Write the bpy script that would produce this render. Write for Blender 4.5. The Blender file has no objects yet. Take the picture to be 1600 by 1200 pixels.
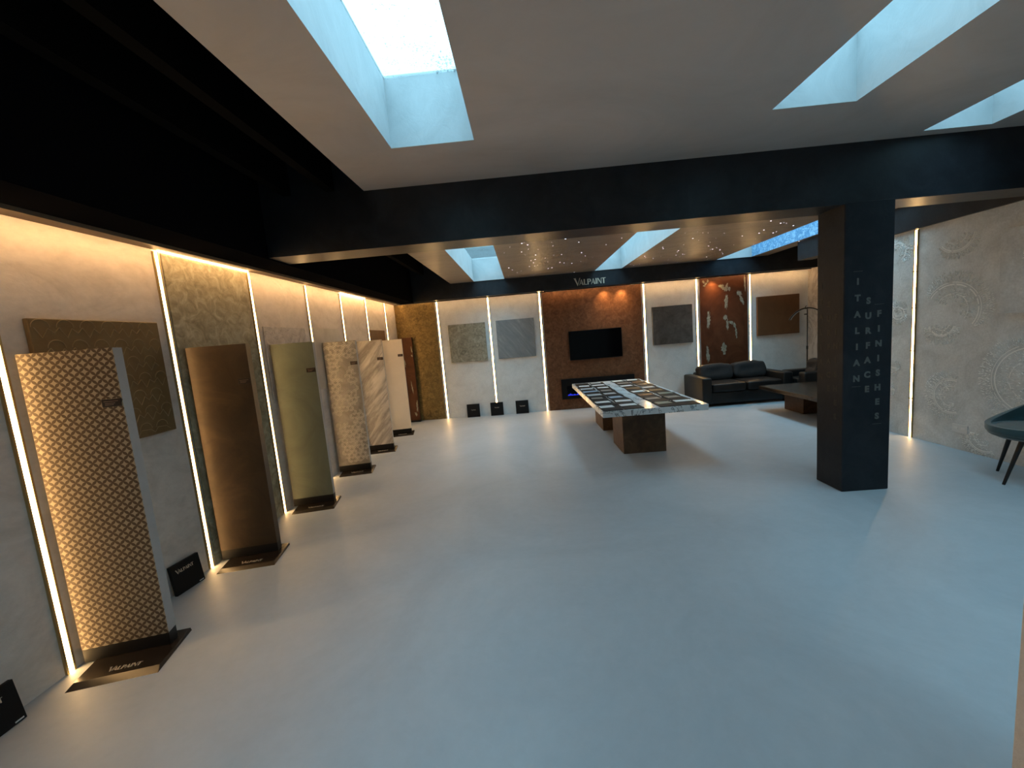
import bpy, bmesh, math, random
from math import sin, cos, pi, radians
from mathutils import Vector, Matrix, noise

S = bpy.context.scene
C = S.collection

# ------------------------------------------------------------------ camera
F_PX, YAW, PITCH, ROLL, CAM_H = 631.3, -2.161, -6.731, 4.805, 1.55
ya, pt, ro = radians(YAW), radians(PITCH), radians(ROLL)
fw = Vector((sin(ya)*cos(pt), cos(ya)*cos(pt), sin(pt)))
rt = Vector((cos(ya), -sin(ya), 0))
up = rt.cross(fw)
rt2 = rt*cos(ro) - up*sin(ro)
up2 = rt*sin(ro) + up*cos(ro)
cd = bpy.data.cameras.new('camera')
cd.sensor_fit = 'HORIZONTAL'; cd.sensor_width = 36.0; cd.lens = F_PX/1600*36.0
cd.clip_start = 0.05; cd.clip_end = 200
cam = bpy.data.objects.new('camera', cd); C.objects.link(cam)
M = Matrix((rt2, up2, -fw)).transposed().to_4x4(); M.translation = (0, 0, CAM_H)
cam.matrix_world = M
S.camera = cam

# ------------------------------------------------------------------ world: bright overcast sky
SKY_LOW, SKY_HIGH = 0.20, 8.4   # radiance low in the sky, and added towards the bright cloud overhead
LOW_COL, HIGH_COL = (0.24, 0.76, 1.0), (0.43, 0.785, 1.0)
W = bpy.data.worlds.new('World'); S.world = W; W.use_nodes = True
nt = W.node_tree; nt.nodes.clear()
def wn(t, **kw):
    x = nt.nodes.new(t)
    for k, v in kw.items(): setattr(x, k, v)
    return x
tc = wn('ShaderNodeTexCoord'); sx = wn('ShaderNodeSeparateXYZ'); cl = wn('ShaderNodeMath', operation='MAXIMUM'); pw = wn('ShaderNodeMath', operation='POWER')
ml = wn('ShaderNodeMath', operation='MULTIPLY'); b1_ = wn('ShaderNodeBackground'); b2_ = wn('ShaderNodeBackground'); ad = wn('ShaderNodeAddShader'); wo = wn('ShaderNodeOutputWorld')
cl.inputs[1].default_value = 0.0; pw.inputs[1].default_value = 3.0; ml.inputs[1].default_value = SKY_HIGH
b1_.inputs['Color'].default_value = (*LOW_COL, 1); b1_.inputs['Strength'].default_value = SKY_LOW
b2_.inputs['Color'].default_value = (*HIGH_COL, 1)
for p, q in ((tc.outputs['Generated'], sx.inputs[0]), (sx.outputs['Z'], cl.inputs[0]), (cl.outputs[0], pw.inputs[0]), (pw.outputs[0], ml.inputs[0]),
             (ml.outputs[0], b2_.inputs['Strength']), (b1_.outputs[0], ad.inputs[0]), (b2_.outputs[0], ad.inputs[1]), (ad.outputs[0], wo.inputs[0])):
    nt.links.new(p, q)

# ------------------------------------------------------------------ exposure / view
S.view_settings.view_transform = 'Standard'; S.view_settings.look = 'None'
S.view_settings.exposure = 0.80; S.view_settings.gamma = 1.0
S.view_settings.use_curve_mapping = False
cy = S.cycles
cy.use_denoising = True
cy.max_bounces = 10; cy.diffuse_bounces = 6; cy.glossy_bounces = 4; cy.transparent_max_bounces = 8
cy.sample_clamp_indirect = 6.0

LED_COL = (1.0, 0.60, 0.24)
LED = 23.0                      # vertical strips
COVE = 36.0                     # horizontal strips on top of the walls
SPOT = 22.0                     # small recessed downlights

# skylights: x0, x1, y0, y1, ceiling z, pane z
SKYLIGHTS = [(-0.75, -0.215, 0.3, 2.74, 2.81, 3.22), (1.655, 2.165, 0.3, 2.745, 2.81, 3.22),
             (3.09, 3.585, 0.8, 3.30, 2.81, 3.22),
             (-0.85, -0.27, 4.75, 7.775, 2.63, 3.03), (1.42, 1.92, 4.75, 7.775, 2.63, 3.03),
             (3.66, 4.30, 4.75, 7.775, 2.63, 3.03),
             (-0.75, -0.215, -2.9, -0.5, 2.81, 3.22), (1.655, 2.165, -2.9, -0.5, 2.81, 3.22),  # from here on: unseen row behind the camera, added to light the floor
             (3.09, 3.585, -2.9, -0.5, 2.81, 3.22)]
# sampling portals for the sky in each skylight opening (they give no light of their own)
for (x0, x1, y0, y1, zc, zp) in SKYLIGHTS:
    ld = bpy.data.lights.new('sky_portal', 'AREA'); ld.shape = 'RECTANGLE'
    ld.size = x1-x0; ld.size_y = y1-y0; ld.cycles.is_portal = True
    lo = bpy.data.objects.new('sky_portal', ld); C.objects.link(lo)
    lo.location = ((x0+x1)/2, (y0+y1)/2, zp-0.004)

# ================================================================== helpers
class MB:
    def __init__(s): s.v = []; s.f = []; s.m = []
    def add(s, vs, fs, m=0):
        o = len(s.v); s.v += [tuple(p) for p in vs]
        for f in fs: s.f.append([i+o for i in f]); s.m.append(m)
        return s
    def box(s, x0, x1, y0, y1, z0, z1, m=0, skip=()):
        vs = [(x0,y0,z0),(x1,y0,z0),(x1,y1,z0),(x0,y1,z0),(x0,y0,z1),(x1,y0,z1),(x1,y1,z1),(x0,y1,z1)]
        fs = {'b':[0,3,2,1],'t':[4,5,6,7],'f':[0,1,5,4],'k':[2,3,7,6],'r':[1,2,6,5],'l':[3,0,4,7]}
        return s.add(vs, [f for k, f in fs.items() if k not in skip], m)
    def rbox(s, x0, x1, y0, y1, z0, z1, r=0.01, seg=2, m=0, tilt=None):
        bm = bmesh.new(); bmesh.ops.create_cube(bm, size=1)
        for v in bm.verts: v.co = Vector(((x0+x1)/2+v.co.x*(x1-x0), (y0+y1)/2+v.co.y*(y1-y0), (z0+z1)/2+v.co.z*(z1-z0)))
        bmesh.ops.bevel(bm, geom=bm.edges[:], offset=r, segments=seg, profile=0.5, affect='EDGES')
        return s.bm(bm, m, tilt)
    def bm(s, bm, m=0, tf=None):
        bm.verts.index_update()
        vs = [(tf @ v.co if tf else v.co.copy()) for v in bm.verts]
        s.add(vs, [[v.index for v in f.verts] for f in bm.faces], m); bm.free(); return s
    def quad(s, a, b, c, d, m=0): return s.add([a,b,c,d], [[0,1,2,3]], m)
    def tube(s, pts, rad, n=10, m=0, caps=True):
        pts = [Vector(p) for p in pts]; rs = rad if isinstance(rad, (list, tuple)) else [rad]*len(pts)
        rings = []; ref = None
        for i, p in enumerate(pts):
            d = (pts[min(i+1, len(pts)-1)] - pts[max(i-1, 0)]).normalized()
            if ref is None: ref = Vector((1,0,0)) if abs(d.x) < 0.8 else Vector((0,1,0))
            u = (ref - d*ref.dot(d)).normalized(); w = d.cross(u); ref = u
            rings.append([p + (u*cos(2*pi*k/n)+w*sin(2*pi*k/n))*rs[i] for k in range(n)])
        vs = [q for r in rings for q in r]
        fs = [[i*n+k, i*n+(k+1)%n, (i+1)*n+(k+1)%n, (i+1)*n+k] for i in range(len(pts)-1) for k in range(n)]
        if caps: fs += [list(range(n))[::-1], [(len(pts)-1)*n+k for k in range(n)]]
        return s.add(vs, fs, m)
    def cushion(s, cx, cy_, cz, a, b, c, e1=0.35, e2=0.35, nu=40, nv=24, m=0, tf=None, wr=0.0, dents=()):
        def sp(t, e): return math.copysign(abs(t)**e, t)
        vs = []
        for i in range(nv+1):
            ph = -pi/2 + pi*i/nv
            for j in range(nu):
                th = 2*pi*j/nu
                p = Vector((a*sp(cos(ph), e1)*sp(cos(th), e2), b*sp(cos(ph), e1)*sp(sin(th), e2), c*sp(sin(ph), e1)))
                if wr:
                    q = noise.noise(Vector((p.x*9+cx*3, p.y*9, p.z*9)))*wr
                    p *= 1+q
                for (dx, dz, dr, dd) in dents:
                    g = math.exp(-((p.x-dx)**2+(p.z-dz)**2)/(dr*dr))
                    if p.y < 0: p.y += dd*g
                p += Vector((cx, cy_, cz)); vs.append(tf @ p if tf else p)
        fs = [[i*nu+j, i*nu+(j+1)%nu, (i+1)*nu+(j+1)%nu, (i+1)*nu+j] for i in range(nv) for j in range(nu)]
        return s.add(vs, fs, m)
    def build(s, name, mats, parent=None, loc=(0,0,0), rz=0, smooth=False):
        me = bpy.data.meshes.new(name); me.from_pydata(s.v, [], s.f)
        for mt in (mats if isinstance(mats, (list, tuple)) else [mats]): me.materials.append(mt)
        me.polygons.foreach_set('material_index', s.m)
        if smooth: me.polygons.foreach_set('use_smooth', [True]*len(s.f))
        me.validate(); me.update()
        if smooth:
            bm = bmesh.new(); bm.from_mesh(me); bmesh.ops.remove_doubles(bm, verts=bm.verts, dist=1e-5)
            bm.to_mesh(me); bm.free()
            me.set_sharp_from_angle(angle=radians(40))
        o = bpy.data.objects.new(name, me); C.objects.link(o)
        if parent: o.parent = parent
        o.location = loc; o.rotation_euler = (0, 0, rz)
        return o

def tag(o, label, cat, group=None):
    o['label'] = label; o['category'] = cat
    if group: o['group'] = group
    return o
def struct(o): o['kind'] = 'structure'; return o
def thing(name, label, cat, loc=(0,0,0), rz=0, group=None):
    o = bpy.data.objects.new(name, None); C.objects.link(o); o.empty_display_size = 0.1
    o.location = loc; o.rotation_euler = (0, 0, rz)
    return tag(o, label, cat, group)
def dup(root, label=None):
    r = root.copy(); C.objects.link(r)
    for ch in root.children:
        c = ch.copy(); C.objects.link(c); c.parent = r
        for g in ch.children:
            d = g.copy(); C.objects.link(d); d.parent = c
    if label: r['label'] = label
    return r

# ------------------------------------------------------------------ materials
def new_mat(name):
    m = bpy.data.materials.new(name); m.use_nodes = True
    n = m.node_tree; n.nodes.clear()
    out = n.nodes.new('ShaderNodeOutputMaterial'); b = n.nodes.new('ShaderNodeBsdfPrincipled')
    n.links.new(b.outputs[0], out.inputs[0]); return m, n, b, out
def N(n, t, **kw):
    x = n.nodes.new(t)
    for k, v in kw.items(): setattr(x, k, v)
    return x
def coords(n, stretch=(1,1,1), rot=(0,0,0)):
    t = N(n, 'ShaderNodeTexCoord'); mp = N(n, 'ShaderNodeMapping')
    mp.inputs['Rotation'].default_value = rot; m2 = N(n, 'ShaderNodeMapping'); m2.inputs['Scale'].default_value = stretch
    n.links.new(t.outputs['Object'], mp.inputs['Vector']); n.links.new(mp.outputs[0], m2.inputs['Vector']); return m2.outputs[0]
def nz(n, vec, scale, detail=6, dist=0.0, rough=0.66):
    x = N(n, 'ShaderNodeTexNoise'); x.inputs['Scale'].default_value = scale
    x.inputs['Detail'].default_value = detail; x.inputs['Distortion'].default_value = dist
    x.inputs['Roughness'].default_value = rough
    n.links.new(vec, x.inputs['Vector']); return x.outputs['Fac']
def ramp(n, fac, cols, lo=0.3, hi=0.7):
    r = N(n, 'ShaderNodeValToRGB'); e = r.color_ramp.elements
    while len(e) < len(cols): e.new(0.5)
    for i, c in enumerate(cols):
        e[i].position = lo+(hi-lo)*i/(len(cols)-1); e[i].color = (*c, 1)
    n.links.new(fac, r.inputs[0]); return r.outputs[0]
def mth(n, op, a, b=None, c=None):
    x = N(n, 'ShaderNodeMath', operation=op)
    for i, v in enumerate((a, b, c)):
        if v is None: continue
        if isinstance(v, (int, float)): x.inputs[i].default_value = v
        else: n.links.new(v, x.inputs[i])
    return x.outputs[0]
def mixc(n, fac, a, b, mode='MIX'):
    x = N(n, 'ShaderNodeMix', data_type='RGBA', blend_type=mode)
    for sock, v in ((0, fac), (6, a), (7, b)):
        if isinstance(v, (int, float)): x.inputs[sock].default_value = v
        elif isinstance(v, tuple): x.inputs[sock].default_value = (*v, 1)
        else: n.links.new(v, x.inputs[sock])
    return x.outputs[2]
def bump(n, b, h, strength=0.2, dist=0.01):
    x = N(n, 'ShaderNodeBump'); x.inputs['Strength'].default_value = strength; x.inputs['Distance'].default_value = dist
    n.links.new(h, x.inputs['Height']); n.links.new(x.outputs[0], b.inputs['Normal'])
def mottle(name, cols, scale=2.5, detail=8, dist=0.8, lo=0.3, hi=0.7, rough=0.6, metal=0.0, bmp=0.15, bscale=14, stretch=(1,1,1), rot=(0,0,0), fine=0.0, spec=.5):
    
    m, n, b, _ = new_mat(name)
    v = coords(n, stretch, rot)
    col = ramp(n, nz(n, v, scale, detail, dist), cols, lo, hi)
    if fine:
        f = nz(n, v, bscale*3, 4, 0.3)
        col = mixc(n, 1.0, col, ramp(n, f, [(1-fine,)*3, (1+fine*0.4,)*3], 0.35, 0.65), 'MULTIPLY')
    n.links.new(col, b.inputs['Base Color'])
    b.inputs['Roughness'].default_value = rough; b.inputs['Metallic'].default_value = metal; b.inputs['Specular IOR Level'].default_value = spec
    if bmp: bump(n, b, nz(n, v, bscale, 6, 1.2), bmp, 0.01)
    return m
def plain(name, col, rough=0.5, metal=0.0, spec=0.5):
    m, n, b, _ = new_mat(name)
    b.inputs['Base Color'].default_value = (*col, 1); b.inputs['Roughness'].default_value = rough
    b.inputs['Metallic'].default_value = metal; b.inputs['Specular IOR Level'].default_value = spec
    return m
def emit(name, col, st):
    m, n, b, out = new_mat(name); e = N(n, 'ShaderNodeEmission')
    e.inputs[0].default_value = (*col, 1); e.inputs[1].default_value = st
    n.links.new(e.outputs[0], out.inputs[0]); return m

MT = {}
MT['floor'] = mottle('microcement_floor', [(.335,.355,.378), (.372,.394,.418), (.405,.428,.452)], scale=0.9, detail=7, dist=1.2, rough=0.5, spec=.4, bmp=0.03, bscale=5, fine=0.03)
MT['plaster'] = mottle('grey_wall_plaster', [(.55,.505,.455), (.655,.605,.55), (.72,.67,.615)], scale=2.2, detail=9, dist=1.8, rough=0.55, bmp=0.25, bscale=7, stretch=(1,1,1.6), fine=0.06)
MT['plaster_back'] = mottle('grey_concrete_plaster', [(.64,.64,.62), (.73,.73,.71), (.79,.79,.77)], scale=5, detail=10, dist=0.6, rough=0.5, bmp=0.25, bscale=25, fine=0.1)
MT['ceiling'] = mottle('taupe_ceiling_plaster', [(.44,.39,.355), (.495,.44,.405), (.54,.485,.45)], scale=1.1, detail=8, dist=1.6, rough=0.45, bmp=0.15, bscale=6, stretch=(.7,1,1))
MT['ceiling_far'] = mottle('shimmer_ceiling_plaster', [(.15,.13,.115), (.19,.166,.148), (.23,.205,.184)], scale=3, detail=9, dist=1.0, rough=0.45, spec=.3, bmp=0.3, bscale=16, stretch=(.8,2.4,1))
MT['black'] = mottle('black_blue_beam_paint', [(.010,.011,.014), (.016,.018,.022), (.024,.027,.033)], scale=4, detail=8, dist=0.8, rough=0.38, bmp=0.12, bscale=12, spec=.3)
MT['black_matt'] = plain('matt_black_paint', (.005,.005,.006), 0.9, 0, 0.0)
MT['joist'] = plain('dark_grey_joist', (.0045,.0042,.0040), 0.8, 0, .03)
MT['column'] = mottle('charcoal_column_plaster', [(.008,.010,.013), (.013,.015,.019), (.020,.022,.026)], scale=3.5, detail=9, dist=1.0, rough=0.5, spec=.22, bmp=0.2, bscale=14)
MT['shaft'] = mottle('skylight_shaft_plaster', [(.40,.42,.425), (.445,.465,.47), (.49,.51,.515)], scale=2.5, detail=8, dist=1.5, rough=0.6, bmp=0.2, bscale=8)
def veined(name, base, vein, scale, width, stretch=(1,1,1), rough=0.3, rot=(0,0,0), soft=None, dist=1.5):
    m, n, b, _ = new_mat(name); v = coords(n, stretch, rot)
    a = mth(n, 'ABSOLUTE', mth(n, 'SUBTRACT', nz(n, v, scale, 7, dist), 0.5))
    c = ramp(n, a, [vein, base], 0.0, width)
    sft = nz(n, v, scale*0.6, 5, 0.8)
    c = mixc(n, 1.0, c, ramp(n, sft, [soft or (.86,.86,.86), (1,1,1)], 0.35, 0.6), 'MULTIPLY')
    n.links.new(c, b.inputs['Base Color']); b.inputs['Roughness'].default_value = rough
    return m
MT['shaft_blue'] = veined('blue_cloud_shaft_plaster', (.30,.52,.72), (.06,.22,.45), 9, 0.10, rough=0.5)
MT['marble'] = veined('white_veined_marble', (.82,.82,.81), (.07,.075,.08), 2.2, 0.016, rough=0.2, soft=(.80,.81,.82))
MT['board_marble'] = veined('brown_veined_marble_effect', (.60,.57,.53), (.33,.305,.28), 2.0, 0.10, stretch=(3.0,1,.5), rot=(0,radians(-40),0), rough=0.45, soft=(.66,.64,.62), dist=.35)
MT['olive'] = mottle('olive_mottled_plaster', [(.20,.185,.12), (.32,.295,.20), (.46,.43,.32)], scale=10, detail=10, dist=1.2, lo=.34, hi=.66, rough=0.5, bmp=0.3, bscale=22)
MT['bronze'] = mottle('gold_bronze_leaf', [(.11,.072,.022), (.21,.14,.045), (.33,.23,.08)], scale=16, detail=9, dist=1.2, lo=.33, hi=.68, rough=0.42, metal=0.35, bmp=0.3, bscale=25)
MT['rustbrown'] = mottle('brown_rust_plaster', [(.085,.034,.013), (.14,.060,.025), (.20,.098,.048)], scale=13, detail=10, dist=0.8, lo=.32, hi=.7, rough=0.5, metal=0.1, spec=.3, bmp=0.25, bscale=22)
MT['rust'] = mottle('corroded_steel_finish', [(.060,.018,.007), (.090,.029,.011), (.125,.046,.019)], scale=2.2, detail=8, dist=1.2, spec=.3, rough=0.45, metal=0.1, bmp=0.1, bscale=12)
MT['patch'] = mottle('grey_green_patina_patch', [(.14,.125,.085), (.28,.265,.20), (.40,.385,.31)], scale=25, detail=6, dist=0.5, rough=0.6, bmp=0.3, bscale=60)
MT['bronze_dark'] = mottle('dark_bronze_board', [(.026,.0155,.008), (.043,.026,.013), (.068,.042,.022)], scale=3.5, detail=9, dist=1.0, rough=0.42, metal=0.25, bmp=0.15, bscale=14)
MT['sage'] = mottle('sage_green_plaster', [(.088,.104,.078), (.112,.13,.098), (.135,.154,.12)], scale=1.8, detail=7, dist=1.4, rough=0.5, bmp=0.1, bscale=9)
MT['hexbase'] = mottle('warm_grey_stone_plaster', [(.20,.185,.162), (.27,.25,.222), (.345,.32,.288)], scale=5, detail=9, dist=1.2, lo=.34, hi=.68, rough=0.5, bmp=0.2, bscale=20)
MT['hexline'] = plain('pale_relief_line', (.52,.485,.435), 0.5)
MT['ivory'] = mottle('ivory_plaster', [(.66,.60,.52), (.70,.64,.56)], scale=4, rough=0.55, bmp=0.15, bscale=30)
MT['side_grey'] = mottle('grey_board_edge', [(.34,.345,.345), (.40,.405,.405)], scale=6, rough=0.6, bmp=0.15, bscale=20)
MT['canvas_olive'] = mottle('olive_gold_canvas', [(.135,.088,.036), (.17,.115,.048), (.20,.14,.062)], scale=3, detail=8, dist=1, rough=0.45, metal=0.2, bmp=0.15, bscale=16)
MT['canvas_olive_line'] = plain('olive_gold_relief', (.245,.175,.08), 0.4, 0.2)
MT['canvas_grey'] = mottle('swirled_grey_canvas', [(.34,.31,.285), (.52,.48,.445), (.63,.59,.55)], scale=7, detail=9, dist=2.0, lo=.34, hi=.66, rough=0.5, bmp=0.25, bscale=18)
MT['canvas_stripe'] = mottle('vertical_striped_canvas', [(.40,.365,.31), (.58,.54,.47), (.68,.64,.57)], scale=2.5, detail=8, dist=0.3, stretch=(1,14,.5), rough=0.5, bmp=0.2, bscale=8)
MT['canvas_rust'] = mottle('rust_brown_canvas', [(.110,.045,.015), (.130,.056,.020), (.155,.070,.027)], scale=3, rough=0.5, bmp=0.1, bscale=20)
MT['canvas_stone'] = mottle('speckled_stone_canvas', [(.15,.14,.10), (.27,.25,.185), (.40,.38,.30)], scale=11, detail=10, dist=1.4, lo=.34, hi=.66, rough=0.5, bmp=0.3, bscale=30)
MT['canvas_slate'] = mottle('streaked_slate_canvas', [(.19,.205,.215), (.245,.26,.27), (.38,.395,.40)], scale=2.6, detail=8, dist=0.5, lo=.38, hi=.78, stretch=(4.5,1,1), rot=(0,radians(40),0), rough=0.45, bmp=0.1)
MT['canvas_charcoal'] = mottle('charcoal_canvas', [(.050,.045,.040), (.085,.078,.070), (.125,.115,.105)], scale=7, detail=9, dist=0.8, rough=0.5, bmp=0.3, bscale=26)
MT['right_wall'] = mottle('grey_damask_plaster', [(.45,.47,.465), (.58,.60,.595), (.68,.70,.695)], scale=3.5, detail=10, dist=0.7, rough=0.5, bmp=0.3, bscale=18, fine=0.12)
MT['relief'] = mottle('pale_damask_relief', [(.80,.80,.77), (.86,.86,.83)], scale=20, rough=0.5, bmp=0.1)
MT['ledge'] = plain('brown_ledge_plaster', (.13,.095,.065), 0.6, 0, .2)
MT['marble_wall'] = veined('beige_marble_wall', (.60,.56,.50), (.40,.36,.31), 1.6, 0.05, stretch=(1,1,.6), rough=0.4)
MT['pier'] = mottle('beige_rough_plaster', [(.66,.54,.44), (.74,.62,.51)], scale=30, rough=0.7, bmp=0.3, bscale=60)
MT['black_gloss'] = plain('black_board', (.006,.006,.0065), 0.4, 0, .3)
MT['black_case'] = plain('black_card_case', (.007,.007,.0075), 0.6, 0, .2)
MT['plate'] = plain('brown_black_steel_plate', (.018,.013,.010), 0.26, 0.3)
MT['tag'] = plain('brown_black_name_tag', (.018,.010,.007), 0.35)
MT['tagline'] = plain('tag_lettering', (.22,.16,.12), 0.5)
MT['silver'] = plain('polished_silver_lettering', (.75,.72,.66), 0.22, 1.0)
MT['silver_paint'] = plain('pale_gold_lettering', (.62,.55,.44), 0.35, 0.4)
MT['brass'] = plain('brass_strip_channel', (.42,.33,.16), 0.35, 0.8)
MT['led'] = emit('warm_led_diffuser', LED_COL, LED)
MT['cove'] = emit('warm_led_tape', (1.0, .56, .23), COVE)
MT['cove_weak'] = emit('dim_warm_led_tape', (1.0, .58, .25), COVE*.45)
MT['cove_back'] = emit('back_warm_led_tape', (1.0, .58, .25), COVE*.95)
MT['spot'] = emit('warm_downlight_lens', (1.0, .60, .26), 3.0)
MT['star'] = emit('fibre_optic_star', (.82,.78,1.0), 3.5)
MT['flame'] = emit('blue_flame', (.04,.06,1.0), 2.0)
MT['tv'] = plain('black_glass_screen', (.0015,.0015,.002), 0.1, 0, .12)
MT['tv_frame'] = plain('black_plastic_bezel', (.004,.004,.0045), 0.45, 0, .2)
MT['leather'] = mottle('black_leather', [(.006,.0065,.007), (.011,.0115,.012)], scale=8, spec=.3, rough=0.42, bmp=0.15, bscale=60)
MT['cushion'] = mottle('charcoal_cushion_fabric', [(.018,.018,.019), (.028,.028,.029)], scale=6, spec=.2, rough=0.65, bmp=0.2, bscale=40)
MT['table_dark'] = mottle('dark_brown_stone_top', [(.018,.013,.010), (.030,.022,.017)], scale=4, spec=.35, rough=0.25, bmp=0.05)
MT['pedestal'] = mottle('oxidised_brown_pedestal', [(.050,.026,.013), (.090,.050,.026), (.135,.080,.045)], scale=6, detail=10, dist=0.8, rough=0.5, metal=0.1, spec=.3, bmp=0.25, bscale=22)
MT['velvet'] = mottle('teal_velvet', [(.008,.040,.048), (.014,.060,.070)], scale=6, rough=0.7, bmp=0.1)
MT['velvet'].node_tree.nodes['Principled BSDF'].inputs['Sheen Weight'].default_value = 0.35
MT['metal_black'] = plain('black_metal', (.010,.010,.011), 0.4, 0.3)
MT['lamp_white'] = plain('white_lamp_diffuser', (.70,.69,.66), 0.4)
MT['socket'] = plain('white_plastic', (.62,.62,.60), 0.35)
MT['column_letter'] = plain('dull_silver_letter', (.105,.102,.092), 0.5, 0.1)
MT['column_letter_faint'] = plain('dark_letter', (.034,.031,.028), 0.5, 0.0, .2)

def petal_mat():
    m, n, b, _ = new_mat('brown_petal_pattern'); t = N(n, 'ShaderNodeTexCoord'); s = N(n, 'ShaderNodeSeparateXYZ')
    n.links.new(t.outputs['Object'], s.inputs[0]); X, Z = s.outputs['X'], s.outputs['Z']
    k = 1/(0.0318*math.sqrt(2))
    u = mth(n, 'MULTIPLY', mth(n, 'ADD', X, Z), k); w = mth(n, 'MULTIPLY', mth(n, 'SUBTRACT', X, Z), k)
    au = mth(n, 'ABSOLUTE', mth(n, 'SUBTRACT', mth(n, 'FRACT', u), 0.5)); aw = mth(n, 'ABSOLUTE', mth(n, 'SUBTRACT', mth(n, 'FRACT', w), 0.5))
    def ins(p, q):
        p1 = mth(n, 'SUBTRACT', p, 1.0)
        d = mth(n, 'ADD', mth(n, 'MULTIPLY', p1, p1), mth(n, 'MULTIPLY', q, q))
        return mth(n, 'LESS_THAN', d, 0.515)
    mask = mth(n, 'MAXIMUM', ins(au, aw), ins(aw, au))
    v = coords(n); lt = ramp(n, nz(n, v, 10, 5), [(.31,.245,.165), (.36,.29,.20)]); dk = ramp(n, nz(n, v, 30, 5), [(.060,.034,.014), (.092,.054,.024)])
    n.links.new(mixc(n, mask, lt, dk), b.inputs['Base Color']); b.inputs['Roughness'].default_value = 0.5
    bump(n, b, mask, 0.3, -0.003); return m
MT['petal'] = petal_mat()
def pane_mat():
    m, n, b, out = new_mat('dirty_skylight_glass'); n.nodes.remove(b); v = coords(n)
    tr = N(n, 'ShaderNodeBsdfTransparent'); tr.inputs[0].default_value = (.97,.98,.98,1)
    tl = N(n, 'ShaderNodeBsdfTranslucent'); tl.inputs[0].default_value = (.85,.9,.9,1)
    df = N(n, 'ShaderNodeBsdfDiffuse'); df.inputs[0].default_value = (.09,.12,.12,1)
    m1 = N(n, 'ShaderNodeMixShader'); m1.inputs[0].default_value = 0.04
    n.links.new(tr.outputs[0], m1.inputs[1]); n.links.new(tl.outputs[0], m1.inputs[2])
    sp = mth(n, 'GREATER_THAN', mth(n, 'ADD', nz(n, v, 70, 3), mth(n, 'MULTIPLY', nz(n, v, 3.5, 4), 0.55)), 0.93)
    m2 = N(n, 'ShaderNodeMixShader'); n.links.new(mth(n, 'MULTIPLY', sp, 0.6), m2.inputs[0])
    n.links.new(m1.outputs[0], m2.inputs[1]); n.links.new(df.outputs[0], m2.inputs[2]); n.links.new(m2.outputs[0], out.inputs[0])
    return m
MT['pane'] = pane_mat()

# ================================================================== lettering
GL = {  # strokes as polygons in a unit-high box (x, y), with the advance width
 'V': ([[(0,1),(.20,1),(.50,.16),(.43,0)], [(.43,0),(.50,.16),(.80,1),(.72,1),(.42,.12)], [(-.05,1),(.27,1),(.27,.97),(-.05,.97)]], .74),
 'A': ([[(.02,0),(.10,0),(.44,.86),(.40,1)], [(.40,1),(.56,0),(.80,0),(.47,1)], [(.18,.36),(.60,.36),(.60,.28),(.18,.28)]], .88),
 'L': ([[(.05,0),(.26,0),(.26,1),(.05,1)], [(.05,0),(.62,0),(.62,.10),(.05,.10)]], .72),
 'P': ([[(.05,0),(.26,0),(.26,1),(.05,1)], [(.26,1),(.46,1),(.46,.91),(.26,.91)], [(.26,.53),(.46,.53),(.46,.44),(.26,.44)],
        [(.44,1),(.60,.95),(.69,.84),(.69,.60),(.60,.49),(.44,.44),(.44,.53),(.50,.58),(.50,.86),(.44,.91)]], .76),
 'I': ([[(.05,0),(.26,0),(.26,1),(.05,1)]], .36),
 'N': ([[(.05,0),(.13,0),(.13,1),(.05,1)], [(.05,1),(.24,1),(.78,0),(.64,0)], [(.70,0),(.78,0),(.78,1),(.70,1)]], .90),
 'T': ([[(.26,0),(.47,0),(.47,1),(.26,1)], [(0,1),(.74,1),(.74,.90),(0,.90)]], .74)}
def logo(mb, o, ex, ez, h, depth, m=0):
    """the word in small capitals with a tall V; o is the lower left corner, ex and ez unit directions"""
    o, ex, ez = Vector(o), Vector(ex), Vector(ez); nrm = ex.cross(ez)   # outwards
    x = 0
    for i, ch in enumerate('VALPAINT'):
        polys, adv = GL[ch]; hh = h*1.42 if i == 0 else h
        base = -0.14*h if i == 0 else 0
        for p in polys:
            a = sum(p[k][0]*p[(k+1) % len(p)][1]-p[(k+1) % len(p)][0]*p[k][1] for k in range(len(p)))
            q = p if a > 0 else p[::-1]; k = len(q)
            bot = [o+ex*(x+u*hh)+ez*(base+w*hh) for u, w in q]; top = [b+nrm*depth for b in bot]
            mb.add(bot+top, [[k+i2 for i2 in range(k)]]+[[i2, (i2+1) % k, k+(i2+1) % k, k+i2] for i2 in range(k)], m)
        x += adv*hh*(0.92 if i else 0.86)
    return x

# ================================================================== setting
XL, YB, XR, ZT = -2.505, 8.055, 4.405, 2.345
FX = 5.5                                    # far right wall
struct(MB().box(XL-.15, FX+.2, -3.3, YB+.15, -.12, 0).build('floor', MT['floor']))
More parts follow.
